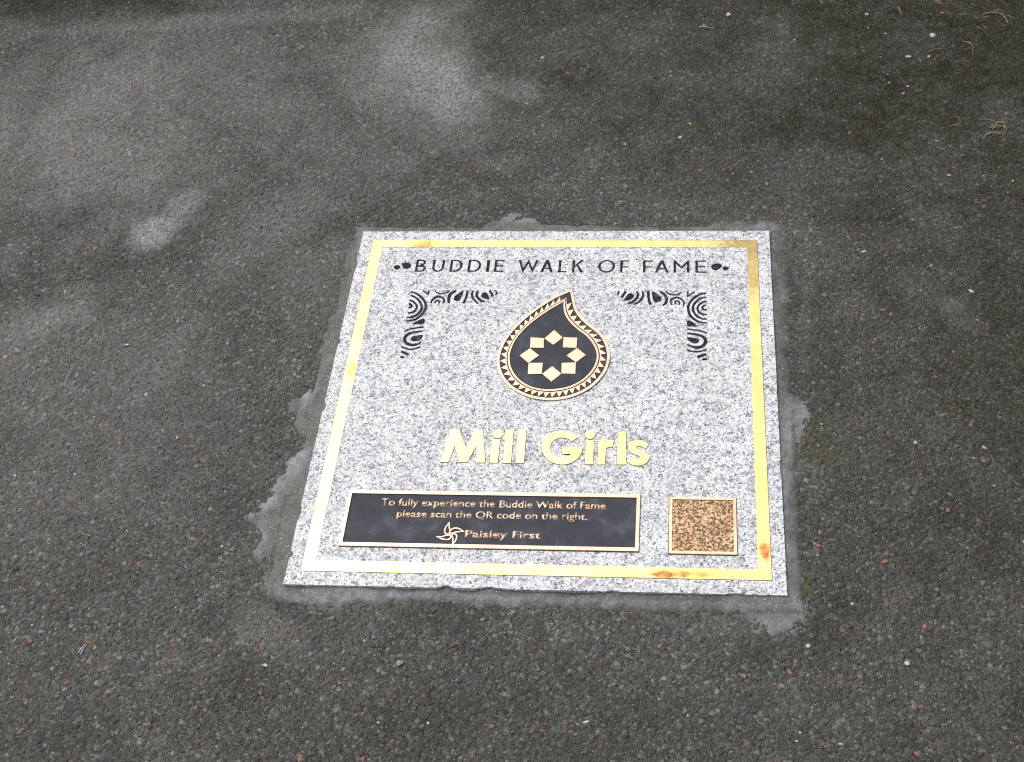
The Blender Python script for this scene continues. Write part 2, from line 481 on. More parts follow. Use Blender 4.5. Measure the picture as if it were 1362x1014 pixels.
for i in range(420):                                         # small pale and blue grey chips everywhere
    x, y = rng.uniform(-1.1, .85), rng.uniform(-.55, 1.0)
    if max(abs(x), abs(y)) < .335: continue
    add_chip(x, y, rng.uniform(.0012, .0026), 2 if rng.random() < .5 else 3, .3)
verts = np.concatenate([verts] + chv)
tris = np.concatenate(chf)
me = bpy.data.meshes.new('ground')
nv, nq, ntr = len(verts), len(quads), len(tris)
me.vertices.add(nv); me.vertices.foreach_set('co', verts.astype(np.float32).ravel())
me.loops.add(nq * 4 + ntr * 3); me.loops.foreach_set('vertex_index', np.concatenate([quads.ravel(), tris.ravel()]).astype(np.int32))
me.polygons.add(nq + ntr)
me.polygons.foreach_set('loop_start', np.concatenate([np.arange(nq) * 4, nq * 4 + np.arange(ntr) * 3]).astype(np.int32))
mi = np.concatenate([np.zeros(nq, np.int32)] + chm).astype(np.int32)
me.update(calc_edges=True)
me.polygons.foreach_set('material_index', mi)
me.polygons.foreach_set('use_smooth', np.concatenate([np.ones(nq, bool), np.zeros(ntr, bool)]))
for nm, a in (('pale_area', a_pale_area), ('dirt', a_dirt), ('moss', a_moss)):
    at_ = me.attributes.new(nm, 'FLOAT', 'POINT')
    at_.data.foreach_set('value', np.concatenate([a, np.zeros(nv - len(a))]).astype(np.float32))
me.update()
ground = link('ground', me, mat_asphalt())
me.materials.append(mat_plain('red_stone', (.15, .065, .048), (.29, .125, .09), .7))
me.materials.append(mat_plain('pale_stone', (.26, .25, .24), (.50, .49, .47), .6))
me.materials.append(mat_plain('blue_grey_stone', (.10, .13, .14), (.19, .23, .245), .6))
tag(ground, kind='structure')

# ------------------------------------------------------------------ mortar round the slab
OUT = [(470, 304), (480, 296), (540, 301), (600, 298), (640, 300), (655, 290), (680, 281), (715, 283), (755, 292), (768, 298), (785, 288), (800, 292), (810, 300), (880, 303),
       (960, 292), (1000, 289), (1035, 293), (1046, 312), (1049, 340), (1055, 380), (1060, 425), (1050, 440), (1049, 480), (1053, 526), (1086, 528), (1090, 550), (1080, 575), (1083, 600),
       (1078, 612), (1062, 620), (1060, 660), (1066, 700), (1070, 760), (1074, 790), (1082, 815), (1072, 846), (1042, 853), (1012, 848), (990, 834), (940, 818), (860, 812), (760, 812), (680, 808), (600, 806),
       (520, 806), (460, 815), (420, 820), (390, 806), (350, 797), (338, 775), (330, 750), (328, 700), (318, 690), (338, 660), (356, 640), (372, 612), (392, 588), (376, 578), (380, 545), (385, 516), (402, 508), (410, 480), (428, 455), (436, 436), (430, 412),
       (446, 396), (456, 372), (450, 340), (466, 322)]
poly = np.array([at(u, v, GZ) for u, v in OUT])
sx = np.arange(-.43, .4301, .002)
MX, MY = np.meshgrid(sx, sx)
def sdist(px, py, pl):
    d = np.full(px.shape, 1e9); ins = np.zeros(px.shape, bool)
    for i in range(len(pl)):
        a, b = pl[i - 1], pl[i]
        e = b - a
        t = np.clip(((px - a[0]) * e[0] + (py - a[1]) * e[1]) / (e @ e), 0, 1)
        d = np.minimum(d, np.hypot(px - a[0] - t * e[0], py - a[1] - t * e[1]))
        c = (a[1] > py) != (b[1] > py)
        ins ^= c & (px < e[0] * (py - a[1]) / (e[1] if e[1] else 1e-12) + a[0])
    return np.where(ins, d, -d)
sd = sdist(MX, MY, poly)
sd = sd + (vnoise(MX, MY, 40, 51) - .5) * .016 + (vnoise(MX, MY, 110, 52) - .5) * .012 + (vnoise(MX, MY, 260, 53) - .5) * .006
sq = np.maximum(np.abs(MX), np.abs(MY)) - .30
h = np.clip((sd + .010) / .040, 0, 1)
groove = np.exp(-((sq - .021 - (vnoise(MX, MY, 12, 54) - .5) * .006) / .0022) ** 2) * (vnoise(MX, MY, 8, 55) > .34)
MZ = GZ + undulation(MX, MY) * .4 - .0028 + h * .0050 + (vnoise(MX, MY, 70, 57) - .5) * .0016 * (1 - np.clip(1 - sq / .02, 0, 1)) + np.clip(1 - sq / .03, 0, 1) * (TOP - .0016 - GZ - .0034) - groove * .0018 + (vnoise(MX, MY, 180, 56) - .5) * .0006
usev = (sd > -.010) & (sq > -.006)
remap = -np.ones(MX.size, int)
PALE = [(350, 660, 26, 42, 20, .9), (338, 720, 22, 44, 5, .62), (385, 612, 26, 30, 30, .75), (412, 505, 12, 44, 12, .9), (430, 400, 16, 20, 0, .4), (690, 290, 48, 10, 4, .85), (765, 300, 20, 6, 20, .6), (792, 294, 14, 8, 0, .6),
        (1028, 300, 44, 12, 0, .55), (1052, 345, 10, 40, 0, .35), (1072, 552, 24, 40, 0, .62), (1055, 750, 14, 50, 0, .30), (1040, 835, 60, 26, 0, .42), (1058, 800, 18, 22, 0, .6), (420, 796, 70, 9, 4, .55), (1028, 560, 10, 200, 1, .22), (700, 801, 420, 10, 1.5, .75), (1046, 600, 9, 320, 3, .55), (480, 330, 12, 30, 0, .3), (560, 303, 80, 5, 0, .35)]
pale = patches(MX, MY, PALE, 61)
beige = patches(MX, MY, [(398, 520, 12, 9, 0, 1.0)], 71)
fv = usev[:-1, :-1] & usev[:-1, 1:] & usev[1:, 1:] & usev[1:, :-1]
ii = np.arange(MX.size).reshape(MX.shape)
mq = np.stack([ii[:-1, :-1], ii[:-1, 1:], ii[1:, 1:], ii[1:, :-1]], -1)[fv]
used = np.unique(mq)
remap[used] = np.arange(len(used))
mm = bpy.data.meshes.new('mortar_collar')
mm.from_pydata(np.stack([MX.ravel()[used], MY.ravel()[used], MZ.ravel()[used]], 1).tolist(), [], remap[mq].tolist())
a_edge = np.clip(1 - (sd + .002) / .026, 0, 1) * np.clip(sq / .012, 0, 1)
for nm, a in (('pale', pale), ('beige', beige), ('edge', a_edge)):
    q = mm.attributes.new(nm, 'FLOAT', 'POINT'); q.data.foreach_set('value', a.ravel()[used].astype(np.float32))
mm.polygons.foreach_set('use_smooth', np.ones(len(mq), bool))
mort = link('mortar_collar', mm, mat_mortar())
tag(mort, 'ragged band of grey cement mortar smeared round the granite slab', 'mortar')

# ------------------------------------------------------------------ slab and what is set in it
granite = mat_granite(); engrave = mat_engrave(); patina = mat_patina()
RUST = ((.42, .17, .03), (.82, .48, .10)); RED_RUST = ((.30, .07, .03), (.78, .36, .07))
def xy(u, v): return at(u, v, TOP)
st = []
for (u, v, ru, rv, k, cc) in [(566, 326, 17, 6, .85, RUST), (885, 765, 22, 5.5, .95, RED_RUST), (913, 764, 8, 4, .8, RED_RUST), (935, 765, 15, 5, .7, RUST), (1018, 733, 7, 13, .9, RED_RUST), (468, 492, 6, 12, .5, RUST), (622, 328, 10, 4, .25, RUST)]:
    x, y = xy(u, v); x1, y1 = xy(u + ru, v); x2, y2 = xy(u, v + rv)
    st.append((x, y, abs(x1 - x), abs(y2 - y), k, cc))
DARK_GOLD = ((.34, .23, .08), (.50, .36, .14))  # darker tan gold for the far right corner of the border
x, y = xy(1002, 327); st.append((x, y, 0.060, .030, .92, DARK_GOLD))
x, y = xy(1000, 360); st.append((x, y, .014, .06, .75, DARK_GOLD))
brass = mat_metal('brass_inlay', (.92, .73, .26), (.95, .80, .38), .30, .54, (.46, .30, .08), .5, st)
letterbrass = mat_metal('brass_letter', (.95, .82, .40), (.94, .77, .30), .32, .52, (.55, .38, .10), .45)
bronze = mat_metal('polished_bronze', (.75, .51, .36), (.81, .60, .45), .42, .58, (.34, .19, .09), .45)
bronze_plain = mat_metal('worn_bronze', (.50, .31, .17), (.74, .50, .30), .46, .62, (.07, .055, .045), .9)

def slab_outline():
    p = []
    E = [(-.3, -.3), (.3, -.3), (.3, .3), (-.3, .3)]
    chips = {0: [(.22, .0016, .010), (.33, .0040, .016), (.42, .0030, .03), (.66, .0022, .012), (.9, .0015, .02)], 3: [(.36, .003, .010), (.55, .004, .012), (.83, .0025, .02), (.93, .005, .008), (.12, .0015, .02)], 1: [(.3, .0012, .02)], 2: [(.06, .003, .008), (.5, .001, .03)]}
    for i in range(4):
        a, b = np.array(E[i]), np.array(E[(i + 1) % 4])
        nrm = np.array([-(b - a)[1], (b - a)[0]]) / .6
        for k in range(200):
            t = k / 200
            d = rng.uniform(0, .00035)
            for (c, dep, w) in chips.get(i, []):
                d += dep * max(0, 1 - abs(t - c) / w * 1.0) ** .6 * (.75 + rng.uniform(0, .4))
            if k == 0: d = 0
            p.append(tuple(a + (b - a) * t + nrm * d))
    return p

holes = []
parts_engraved = []
def carve(name, polys, label=None):
    for p in polys: holes.append(p)
    parts_engraved.append((name, polys, label))

# --- heading letters
def glyph(ch, w, h, t):
    v = t; hz = t * .82                       # upright and level strokes
    if ch == 'I': return [[(0, 0), (w, 0), (w, h), (0, h)]]
    if ch == 'L': return [[(0, 0), (w, 0), (w, hz), (v, hz), (v, h), (0, h)]]
    if ch == 'E':
        a, b = h * .5 - hz / 2, h * .5 + hz / 2
        return [[(0, 0), (w, 0), (w, hz), (v, hz), (v, a), (w * .88, a), (w * .88, b), (v, b), (v, h - hz), (w * .98, h - hz), (w * .98, h), (0, h)]]
    if ch == 'F':
        a, b = h * .47 - hz / 2, h * .47 + hz / 2
        return [[(0, 0), (v, 0), (v, a), (w * .86, a), (w * .86, b), (v, b), (v, h - hz), (w, h - hz), (w, h), (0, h)]]
    if ch == 'U':
        r = w / 2
        o = [(0, h)] + ell(r, r * .95, r, r * .95, 180, 360, 16) + [(w, h), (w - v, h)]
        i = ell(r, r * .95, r - v, r * .95 - hz, 360, 180, 16) + [(v, h)]
        return [o + i]
    if ch == 'D':
        o = [(0, 0)] + ell(w * .42, h / 2, w * .58, h / 2, -90, 90, 20) + [(0, h)]
        i = [(v, hz)] + ell(w * .42, h / 2, w * .58 - v, h / 2 - hz, -90, 90, 20) + [(v, h - hz)]
        return [o, i]
    if ch == 'B':
        m = h * .53
        o = [(0, 0)] + ell(w * .62, m / 2, w * .38, m / 2, -90, 62, 12) + ell(w * .56, (h + m) / 2, w * .36, (h - m) / 2, -62, 90, 12) + [(0, h)]
        a = [(v, hz)] + ell(w * .62, m / 2, w * .38 - v, m / 2 - hz, -90, 90, 10) + [(v, m - hz)]
        b = [(v, m)] + ell(w * .56, (h + m) / 2, w * .36 - v, (h - m) / 2 - hz, -90, 90, 10) + [(v, h - hz)]
        b = [(x, max(y, m + .0)) for x, y in b]
        return [o, a, b]
    if ch == 'O':
        return [ell(w / 2, h / 2, w / 2, h / 2 * 1.03, n=36), ell(w / 2, h / 2, w / 2 - v, h / 2 * 1.03 - hz, n=36)]
    if ch == 'A':
        a = v * .55; tt = v * 1.15
        xin = lambda y: tt + y * (w / 2 - a) / h
        y0, y1 = h * .25, h * .25 + hz
        ya = (w / 2 - tt) * h / (w / 2 - a)
        return [[(0, 0), (tt, 0), (xin(y0), y0), (w - xin(y0), y0), (w - tt, 0), (w, 0), (w / 2 + a, h), (w / 2 - a, h)], [(xin(y1), y1), (w - xin(y1), y1), (w / 2, ya)]]
    if ch == 'W':
        return [ribbon([(v * .6, h), (w * .275, v * .8), (w * .5, h - v * .8), (w * .725, v * .8), (w - v * .6, h)], v * 1.05)]
    if ch == 'M':
        return [[(0, 0), (v, 0), (v, h * .70), (w / 2, h * .30), (w - v, h * .70), (w - v, 0), (w, 0), (w, h), (w - v * .7, h), (w / 2, h * .50), (v * .7, h), (0, h)]]
    if ch == 'K':
        return [[(0, 0), (v, 0), (v, .36 * h), (.36 * w, .52 * h), (w - 1.35 * v, 0), (w, 0), (.50 * w, .645 * h), (w * .97, h), (w * .97 - 1.4 * v, h), (v, .54 * h), (v, h), (0, h)]]

HEAD = [('B', 515, 310, 455, 90, 228), ('U', 515, 500, 660, 90, 228), ('D', 515, 700, 865, 90, 228), ('D', 515, 905, 1075, 90, 228), ('I', 515, 1115, 1160, 92, 228), ('E', 515, 1205, 1335, 92, 229),
        ('W', 670, 150, 402, 93, 232), ('A', 670, 410, 570, 93, 232), ('L', 670, 615, 722, 93, 234), ('K', 670, 770, 917, 93, 235), ('O', 670, 1065, 1265, 94, 236), ('F', 825, -5, 106, 96, 237),
        ('F', 825, 255, 375, 97, 237), ('A', 825, 388, 553, 97, 238), ('M', 825, 602, 785, 98, 238), ('E', 825, 850, 976, 98, 239)]
for ch, ox, xl, xr, yt, yb in HEAD:
    s = 8.5125
    bl = xy(ox + xl / s, 335 + yb / s); tr = xy(ox + xr / s, 335 + yt / s)
    w, h = tr[0] - bl[0], tr[1] - bl[1]
    t = .0037 if ch != 'I' else w
    if ch == 'I': w = .0046
    carve('engraved_letter', [[(bl[0] + x, bl[1] + y) for x, y in g] for g in glyph(ch, w, h, t)])

z3 = zoomed(515, 335, 8.5125); z5 = zoomed(825, 335, 8.5125)
def smooth(p, n=4): return catmull(p, n, True)
carve('engraved_drop', [z3(smooth([(72, 172), (105, 148), (140, 155), (150, 175), (120, 203), (90, 195)]))])
carve('engraved_drop', [z3(smooth([(160, 136), (195, 122), (240, 122), (273, 148), (262, 180), (215, 197), (182, 180)]))])
carve('engraved_drop', [z5(smooth([(1028, 170), (1050, 140), (1100, 132), (1157, 150), (1132, 185), (1090, 212), (1045, 202)]))])
carve('engraved_drop', [z5(smooth([(1155, 182), (1185, 165), (1232, 180), (1215, 203), (1185, 214)]))])

zl = zoomed(525, 380, 9.08); zr = zoomed(810, 380, 9.08)
def stroke(z, pts, w, w1=None):
    return z(ribbon(catmull(pts, 5) if len(pts) > 2 else pts, w * 1.24, w1 * 1.24 if w1 else None))
LEFT = [stroke(zl, [(195, 75), (260, 95), (330, 150), (370, 215), (375, 270), (340, 335), (280, 390), (215, 420), (140, 428)], 17, 28),
        stroke(zl, [(190, 118), (245, 140), (300, 190), (325, 245), (320, 295), (280, 345), (220, 378), (145, 385)], 17, 27),
        stroke(zl, [(178, 175), (225, 195), (262, 235), (265, 270), (245, 305), (205, 325), (155, 330)], 18, 24),
        stroke(zl, [(168, 215), (198, 232), (198, 255), (165, 272)], 20, 26),
        zl(smooth([(212, 468), (270, 428), (325, 402), (360, 402), (358, 455), (300, 468)])),
        stroke(zl, [(115, 555), (170, 530), (240, 515), (350, 500)], 17), stroke(zl, [(345, 548), (230, 565), (160, 590), (122, 635), (128, 678), (165, 708), (220, 718), (275, 708), (318, 683)], 16, 32),
        zl(smooth([(193, 640), (215, 612), (260, 603), (340, 595), (325, 642), (270, 674), (215, 670)])),
        stroke(zl, [(85, 740), (140, 762), (210, 770), (315, 742)], 17), stroke(zl, [(75, 795), (168, 832)], 26), stroke(zl, [(68, 858), (112, 870)], 24),
        zl(ribbon([(340, 62), (403, 106), (415, 62)], 19)), stroke(zl, [(488, 60), (508, 86), (565, 98), (620, 88), (668, 62)], 14), stroke(zl, [(560, 62), (600, 68), (640, 58)], 8),
        stroke(zl, [(437, 215), (450, 180), (490, 145), (535, 134), (580, 150), (600, 185), (585, 215)], 16, 24), stroke(zl, [(483, 215), (498, 188), (525, 180), (542, 195), (530, 214)], 18),
        stroke(zl, [(665, 215), (650, 180), (660, 130), (690, 90), (742, 60)], 18, 32), zl(smooth([(713, 165), (725, 130), (770, 95), (828, 58), (825, 100), (805, 150), (780, 184), (735, 186)])),
        zl([(870, 58), (898, 58), (882, 140), (850, 217), (808, 217), (845, 150)]), stroke(zl, [(945, 60), (934, 110), (945, 150), (975, 190), (1010, 217)], 18, 26),
        stroke(zl, [(1010, 60), (989, 100), (1000, 140), (1040, 180), (1092, 194)], 18, 28), zl(smooth([(1043, 120), (1060, 90), (1100, 80), (1128, 110), (1143, 172), (1100, 160), (1058, 145)])),
        stroke(zl, [(1145, 60), (1167, 90), (1184, 137)], 26), stroke(zl, [(1203, 60), (1226, 70), (1236, 95), (1212, 106)], 16)]
RIGHT = [stroke(zr, [(125, 66), (100, 114)], 20), stroke(zr, [(205, 66), (150, 147)], 27), zr(smooth([(183, 182), (210, 125), (240, 95), (280, 95), (302, 125), (282, 160), (240, 178)])),
         stroke(zr, [(335, 66), (350, 110), (330, 160), (280, 200), (222, 213)], 18, 28), stroke(zr, [(400, 66), (415, 110), (395, 160), (350, 205), (298, 228)], 16, 24),
         zr([(455, 66), (492, 66), (496, 160), (524, 234), (480, 234), (462, 150)]), zr(smooth([(523, 70), (580, 95), (630, 145), (625, 182), (580, 206), (543, 190), (525, 140)])),
         stroke(zr, [(610, 70), (660, 100), (695, 150), (690, 205), (648, 242)], 18, 30), stroke(zr, [(683, 68), (728, 100), (790, 113), (845, 102), (874, 74)], 15), stroke(zr, [(735, 62), (780, 78), (830, 62)], 9),
         stroke(zr, [(760, 236), (742, 200), (762, 162), (820, 145), (875, 165), (905, 205), (900, 247)], 15, 22), stroke(zr, [(802, 228), (800, 197), (825, 184), (850, 200), (850, 234)], 17),
         zr(ribbon([(950, 68), (953, 128), (1037, 70)], 19)),
         stroke(zr, [(1180, 88), (1090, 110), (1010, 165), (962, 235), (960, 300), (985, 365), (1050, 420), (1115, 445), (1182, 448)], 16, 28),
         stroke(zr, [(1178, 138), (1105, 155), (1040, 210), (1015, 260), (1020, 310), (1060, 365), (1120, 398), (1182, 405)], 15, 27), stroke(zr, [(1178, 190), (1125, 205), (1080, 245), (1070, 285), (1090, 325), (1130, 345), (1182, 350)], 15, 24),
         stroke(zr, [(1175, 235), (1140, 247), (1128, 270), (1148, 290), (1180, 296)], 15, 22), zr(smooth([(946, 430), (985, 424), (1030, 452), (1056, 480), (1100, 489), (1030, 497), (950, 492)])),
         stroke(zr, [(945, 525), (1060, 540), (1130, 555), (1187, 576)], 18), stroke(zr, [(943, 578), (1050, 590), (1130, 615), (1166, 658), (1160, 700), (1120, 735), (1060, 748), (1000, 735), (945, 712)], 17, 34),
         zr(smooth([(943, 622), (1020, 630), (1078, 645), (1087, 680), (1050, 702), (1000, 690), (958, 660)])), stroke(zr, [(938, 772), (1000, 795), (1070, 800), (1140, 785), (1182, 766)], 17),
         stroke(zr, [(1065, 865), (1178, 828)], 30), stroke(zr, [(1123, 895), (1182, 885)], 23)]
carve('engraved_ornament', LEFT)
carve('engraved_ornament', RIGHT)

slab = shape('granite_slab', [slab_outline()] + holes, -.06, TOP, granite)
tag(slab, 'square pale speckled granite memorial slab set flush in the asphalt, with brass border', 'memorial slab')
for name, polys, lab in parts_engraved:
    # floor of the carving, painted dark
    outer = []
    big = max(polys, key=lambda p: abs(area(p)))
    for p in polys:
        inner_hole = name == 'engraved_letter' and p is not big
        outer.append(grow(p, -.0003 if inner_hole else .0003))
    shape(name, outer, -.010, TOP - .0013, engrave, slab)

def rect(x0, y0, x1, y1): return [(x0, y0), (x1, y0), (x1, y1), (x0, y1)]
Q = lambda t: -.3 + .6 * t
shape('brass_border', [[(Q(.0305), Q(.0320)), (Q(.9715), Q(.0325)), (Q(.9690), Q(.9660)), (Q(.0302), Q(.9682))],
                       [(Q(.0560), Q(.0570)), (Q(.9455), Q(.0560)), (Q(.9458), Q(.9440)), (Q(.0560), Q(.9449))]], -.002, TOP + .0005, brass, slab)

joint = mat_plain('joint_grime', (.045, .036, .022), (.12, .10, .065), .8)
def ring(o, i): return [[(Q(.0305) - o, Q(.0320) - o), (Q(.9715) + o, Q(.0325) - o), (Q(.9690) + o, Q(.9660) + o), (Q(.0302) - o, Q(.9682) + o)],
                        [(Q(.0560) + i, Q(.0570) + i), (Q(.9455) - i, Q(.0560) + i), (Q(.9458) - i, Q(.9440) - i), (Q(.0560) + i, Q(.9449) - i)]]
border = bpy.data.objects['brass_border']
shape('border_joint', ring(.0007, -.0007), -.0015, TOP + .00012, joint, border)
# --- the name in brass letters
zm = zoomed(560, 540, 4.006)
def arc_pts(cx, cy, rx, ry, a0, a1, n=24): return [(cx + rx * math.cos(math.radians(a0 + (a1 - a0) * k / n)), cy - ry * math.sin(math.radians(a0 + (a1 - a0) * k / n))) for k in range(n + 1)]
NAME = [[[(103, 301), (160, 130), (203, 130), (241, 228), (288, 131), (330, 131), (342, 304), (302, 304), (296, 214), (246, 303), (205, 302), (180, 214), (147, 301)]],
        [ell(409, 152, 27, 23), [(380, 180), (421, 180), (409, 305), (368, 305)]],
        [[(452, 131), (494, 131), (479, 307), (437, 307)]], [[(519, 131), (561, 131), (548, 308), (504, 308)]],
        [arc_pts(752, 225, 108, 90, 38, 345, 40) + [(857, 223), (752, 223), (752, 258), (800, 258)] + arc_pts(752, 225, 64, 54, 322, 38, 30)],
        [ell(900, 156, 27, 23), [(880, 186), (921, 186), (916, 314), (873, 314)]],
        [[(945, 188), (983, 188), (981, 201)] + catmull([(981, 201), (1000, 186), (1029, 186)], 5)[1:] + [(1019, 222)] + catmull([(1019, 222), (990, 226), (983, 256)], 5)[1:] + [(980, 315), (940, 315)]],
        [[(1050, 141), (1093, 141), (1090, 315), (1043, 315)]],
        [catmull([(1213, 207), (1182, 190), (1147, 186), (1114, 199), (1103, 224), (1114, 248), (1140, 261), (1163, 270), (1170, 281), (1160, 290), (1139, 288), (1116, 276)], 4) + catmull([(1097, 298), (1122, 314), (1157, 320), (1194, 311), (1212, 289), (1210, 263), (1190, 247), (1160, 236), (1147, 228), (1149, 219), (1163, 216), (1182, 222), (1197, 232)], 4)]]
for g in NAME:
    lt = shape('name_letter', [zm(p) for p in g], -.002, TOP + .0013, letterbrass, slab)
    shape('letter_joint', [grow(zm(p), .0005) for p in g], -.0015, TOP + .00012, joint, lt)

# --- teardrop emblem
ze = zoomed(640, 370, 5.965)
TIP_O = [(720, 95), (600, 146), (480, 217), (400, 275), (320, 341), (240, 422), (175, 512), (140, 590), (126, 660), (135, 730), (165, 800), (215, 860), (280, 906), (350, 940), (430, 963), (520, 975), (600, 973), (690, 958), (770, 931), (850, 890), (920, 835), (975, 770), (1008, 700), (1021, 630), (1015, 570), (990, 500), (950, 445), (890, 395), (830, 345), (782, 290), (755, 240), (738, 170), (720, 95)]
TIP_I = [(655, 195), (560, 250), (480, 302), (400, 362), (330, 427), (272, 500), (236, 580), (226, 640), (236, 710), (270, 775), (320, 826), (390, 866), (470, 886), (550, 891), (640, 881), (720, 859), (800, 815), (860, 760), (900, 700), (918, 632), (907, 570), (875, 513), (830, 462), (770, 418), (712, 365), (672, 310), (655, 250), (655, 195)]
def resample(pts, n):
    P = np.array(catmull(pts, 10))
    s = np.r_[0, np.cumsum(np.hypot(*np.diff(P, axis=0).T))]
    t = np.linspace(0, s[-1], n + 1)
    return np.stack([np.interp(t, s, P[:, 0]), np.interp(t, s, P[:, 1])], 1)
NR = 46 * 6
RO, RI = resample(TIP_O, NR), resample(TIP_I, NR)
# let the two curves run side by side: match each inner point to the nearest outer parameter
def lerp_ring(t): return [tuple(p) for p in (RO * (1 - t) + RI * t)[:-1]]
emblem = shape('teardrop_emblem', [ze(lerp_ring(0))], -.002, TOP + .0010, patina, slab)
EZ = TOP + .0010; EH = TOP + .0022
shape('emblem_rim', [ze(lerp_ring(0)), ze(lerp_ring(.20))], TOP - .001, EH, bronze, emblem)
shape('emblem_inner_rim', [ze(lerp_ring(.69)), ze(lerp_ring(.755))], TOP + .0004, EH - .0002, bronze, emblem)
shape('emblem_inner_rim', [ze(lerp_ring(.85)), ze(lerp_ring(1.0))], TOP + .0004, EH, bronze, emblem)
r_in, r_out = RO * (1 - .70) + RI * .70, RO * (1 - .25) + RI * .25
tri = []
for k in range(46):
    i0, i1, i2 = k * 6, k * 6 + 3, k * 6 + 6
    if k in (0, 45): continue
    a, b = r_in[i0] * .94 + r_in[i2] * .06, r_in[i2] * .94 + r_in[i0] * .06
    tri.append(ze([tuple(a), tuple(r_out[i1]), tuple(b)]))
shape('tooth_ring', tri, TOP + .0004, EH - .0004, bronze, emblem)
TILES = [[(580, 420), (647, 480), (573, 537), (503, 487)], [(655, 478), (763, 481), (756, 561), (649, 557)], [(761, 563), (831, 618), (752, 676), (679, 622)], [(640, 681), (751, 678), (747, 767), (638, 764)],
         [(565, 707), (636, 767), (557, 829), (485, 767)], [(378, 681), (489, 681), (481, 767), (371, 769)], [(388, 565), (459, 622), (375, 681), (307, 622)], [(394, 479), (499, 485), (496, 561), (389, 559)]]
for p in TILES:
    shape('star_tile', [ze(p)], TOP + .0004, EH - .0001, bronze, emblem)

# --- the long plaque with its lettering
px0, px1, py0, py1 = Q(.0979), Q(.7094), Q(.0906), Q(.2265)
plaque = shape('bronze_plaque', [rect(px0 + .001, py0 + .001, px1 - .001, py1 - .001)], -.002, TOP + .0008, patina, slab)
shape('plaque_frame', [rect(px0, py0, px1, py1), rect(px0 + .0042, py0 + .0048, px1 - .0042, py1 - .0048)], -.001, TOP + .0026, bronze, plaque)
def text_mesh(name, body, p_start, p_top, p_end, bold, mat, parent, z0, z1, spacing=1.0, heavy=0.0):
    cu = bpy.data.curves.new(name, 'FONT')
    cu.body = body
    cu.size = 1.0
    cu.offset = bold
    cu.space_character = spacing
    cu.extrude = 0.0
    tmp = bpy.data.objects.new('tmp', cu); COL.objects.link(tmp)
    dg = bpy.context.evaluated_depsgraph_get(); dg.update()
    me = bpy.data.meshes.new_from_object(tmp.evaluated_get(dg), depsgraph=dg)
    bpy.data.objects.remove(tmp)
    xs = [v.co.x for v in me.vertices]
    cap = 0.73
    a, t, e = np.array(xy(*p_start)), np.array(xy(*p_top)), np.array(xy(*p_end))
    sx_ = np.linalg.norm(e - a) / (max(xs) - min(xs)); sy_ = (t[1] - a[1]) / cap
    ang = math.atan2(e[1] - a[1], e[0] - a[0])
    me.transform(Matrix.Translation((a[0], a[1], 0)) @ Matrix.Rotation(ang, 4, 'Z') @ Matrix.Diagonal((sx_, sy_, 1, 1)) @ Matrix.Translation((-min(xs), 0, 0)))
    bm = bmesh.new(); bm.from_mesh(me)
    bmesh.ops.remove_doubles(bm, verts=bm.verts, dist=1e-6)
    for v in bm.verts: v.co.z = z1
    r = bmesh.ops.extrude_face_region(bm, geom=list(bm.faces))
    for g in r['geom']:
        if isinstance(g, bmesh.types.BMVert): g.co.z = z0
    bmesh.ops.recalc_face_normals(bm, faces=bm.faces)
    if heavy:                                                 # a second, shifted layer thickens the strokes
        g = bmesh.ops.duplicate(bm, geom=bm.verts[:] + bm.edges[:] + bm.faces[:])['geom']
        for q in g:
            if isinstance(q, bmesh.types.BMVert): q.co += Vector((heavy, 0, -.00008))
    bm.to_mesh(me); bm.free()
    me.materials.clear(); me.name = name
    bpy.data.curves.remove(cu)
    return link(name, me, mat, parent)
shape('plaque_joint', [rect(px0 - .0008, py0 - .0008, px1 + .0008, py1 + .0008)], -.0012, TOP + .00012, joint, plaque)
PZ0, PZ1 = TOP + .0003, TOP + .0016
text_mesh('text_line', 'To fully experience the Buddie Walk of Fame', (507, 673.1), (508.5, 663.4), (806, 678.4), .020, bronze, plaque, PZ0, PZ1)
text_mesh('text_line', 'please scan the QR code on the right.', (527.5, 688.4), (528, 678.9), (781.5, 692.6), .020, bronze, plaque, PZ0, PZ1)
text_mesh('text_line', 'Paisley First', (618.3, 715.4), (619, 705.6), (719.3, 717.6), .019, bronze, plaque, PZ0, PZ1, 1.0, .0005)
zg = zoomed(570, 690, 8.5125)
PETALS = [[(235, 52), (198, 100), (182, 145), (196, 180), (228, 182), (246, 150), (238, 110)], [(400, 152), (365, 128), (320, 113), (275, 120), (248, 148), (258, 178), (300, 164), (350, 155)],
          [(268, 303), (276, 265), (274, 225), (262, 196), (286, 178), (318, 192), (320, 230), (298, 275)], [(95, 210), (150, 213), (200, 196), (238, 192), (256, 212), (240, 238), (200, 246), (145, 236)]]
logo = []
for p in PETALS:
    sp = [p[0]] + catmull(p[1:], 4) 
    o = zg(sp)
    logo.append(grow(o, .0006)); logo.append(grow(o, -.0009))
for k, q in enumerate(range(0, 8, 2)):
    shape('logo_petal', logo[q:q + 2], PZ0, PZ1, bronze, plaque)

# --- the small square plate
qx0, qx1, qy0, qy1 = xy(889.5, 736.5)[0], xy(980.5, 739.5)[0], xy(889.5, 737.3)[1], xy(893, 662.2)[1]
plate = shape('square_bronze_plate', [rect(qx0 + .001, qy0 + .001, qx1 - .001, qy1 - .001)], -.002, TOP + .0010, bronze_plain, slab)
shape('plate_rim', [rect(qx0, qy0, qx1, qy1), rect(qx0 + .0036, qy0 + .0036, qx1 - .0036, qy1 - .0036)], -.001, TOP + .0022, bronze, plate)

shape('plate_joint', [rect(qx0 - .0009, qy0 - .0009, qx1 + .0009, qy1 + .0009)], -.0012, TOP + .00012, joint, plate)

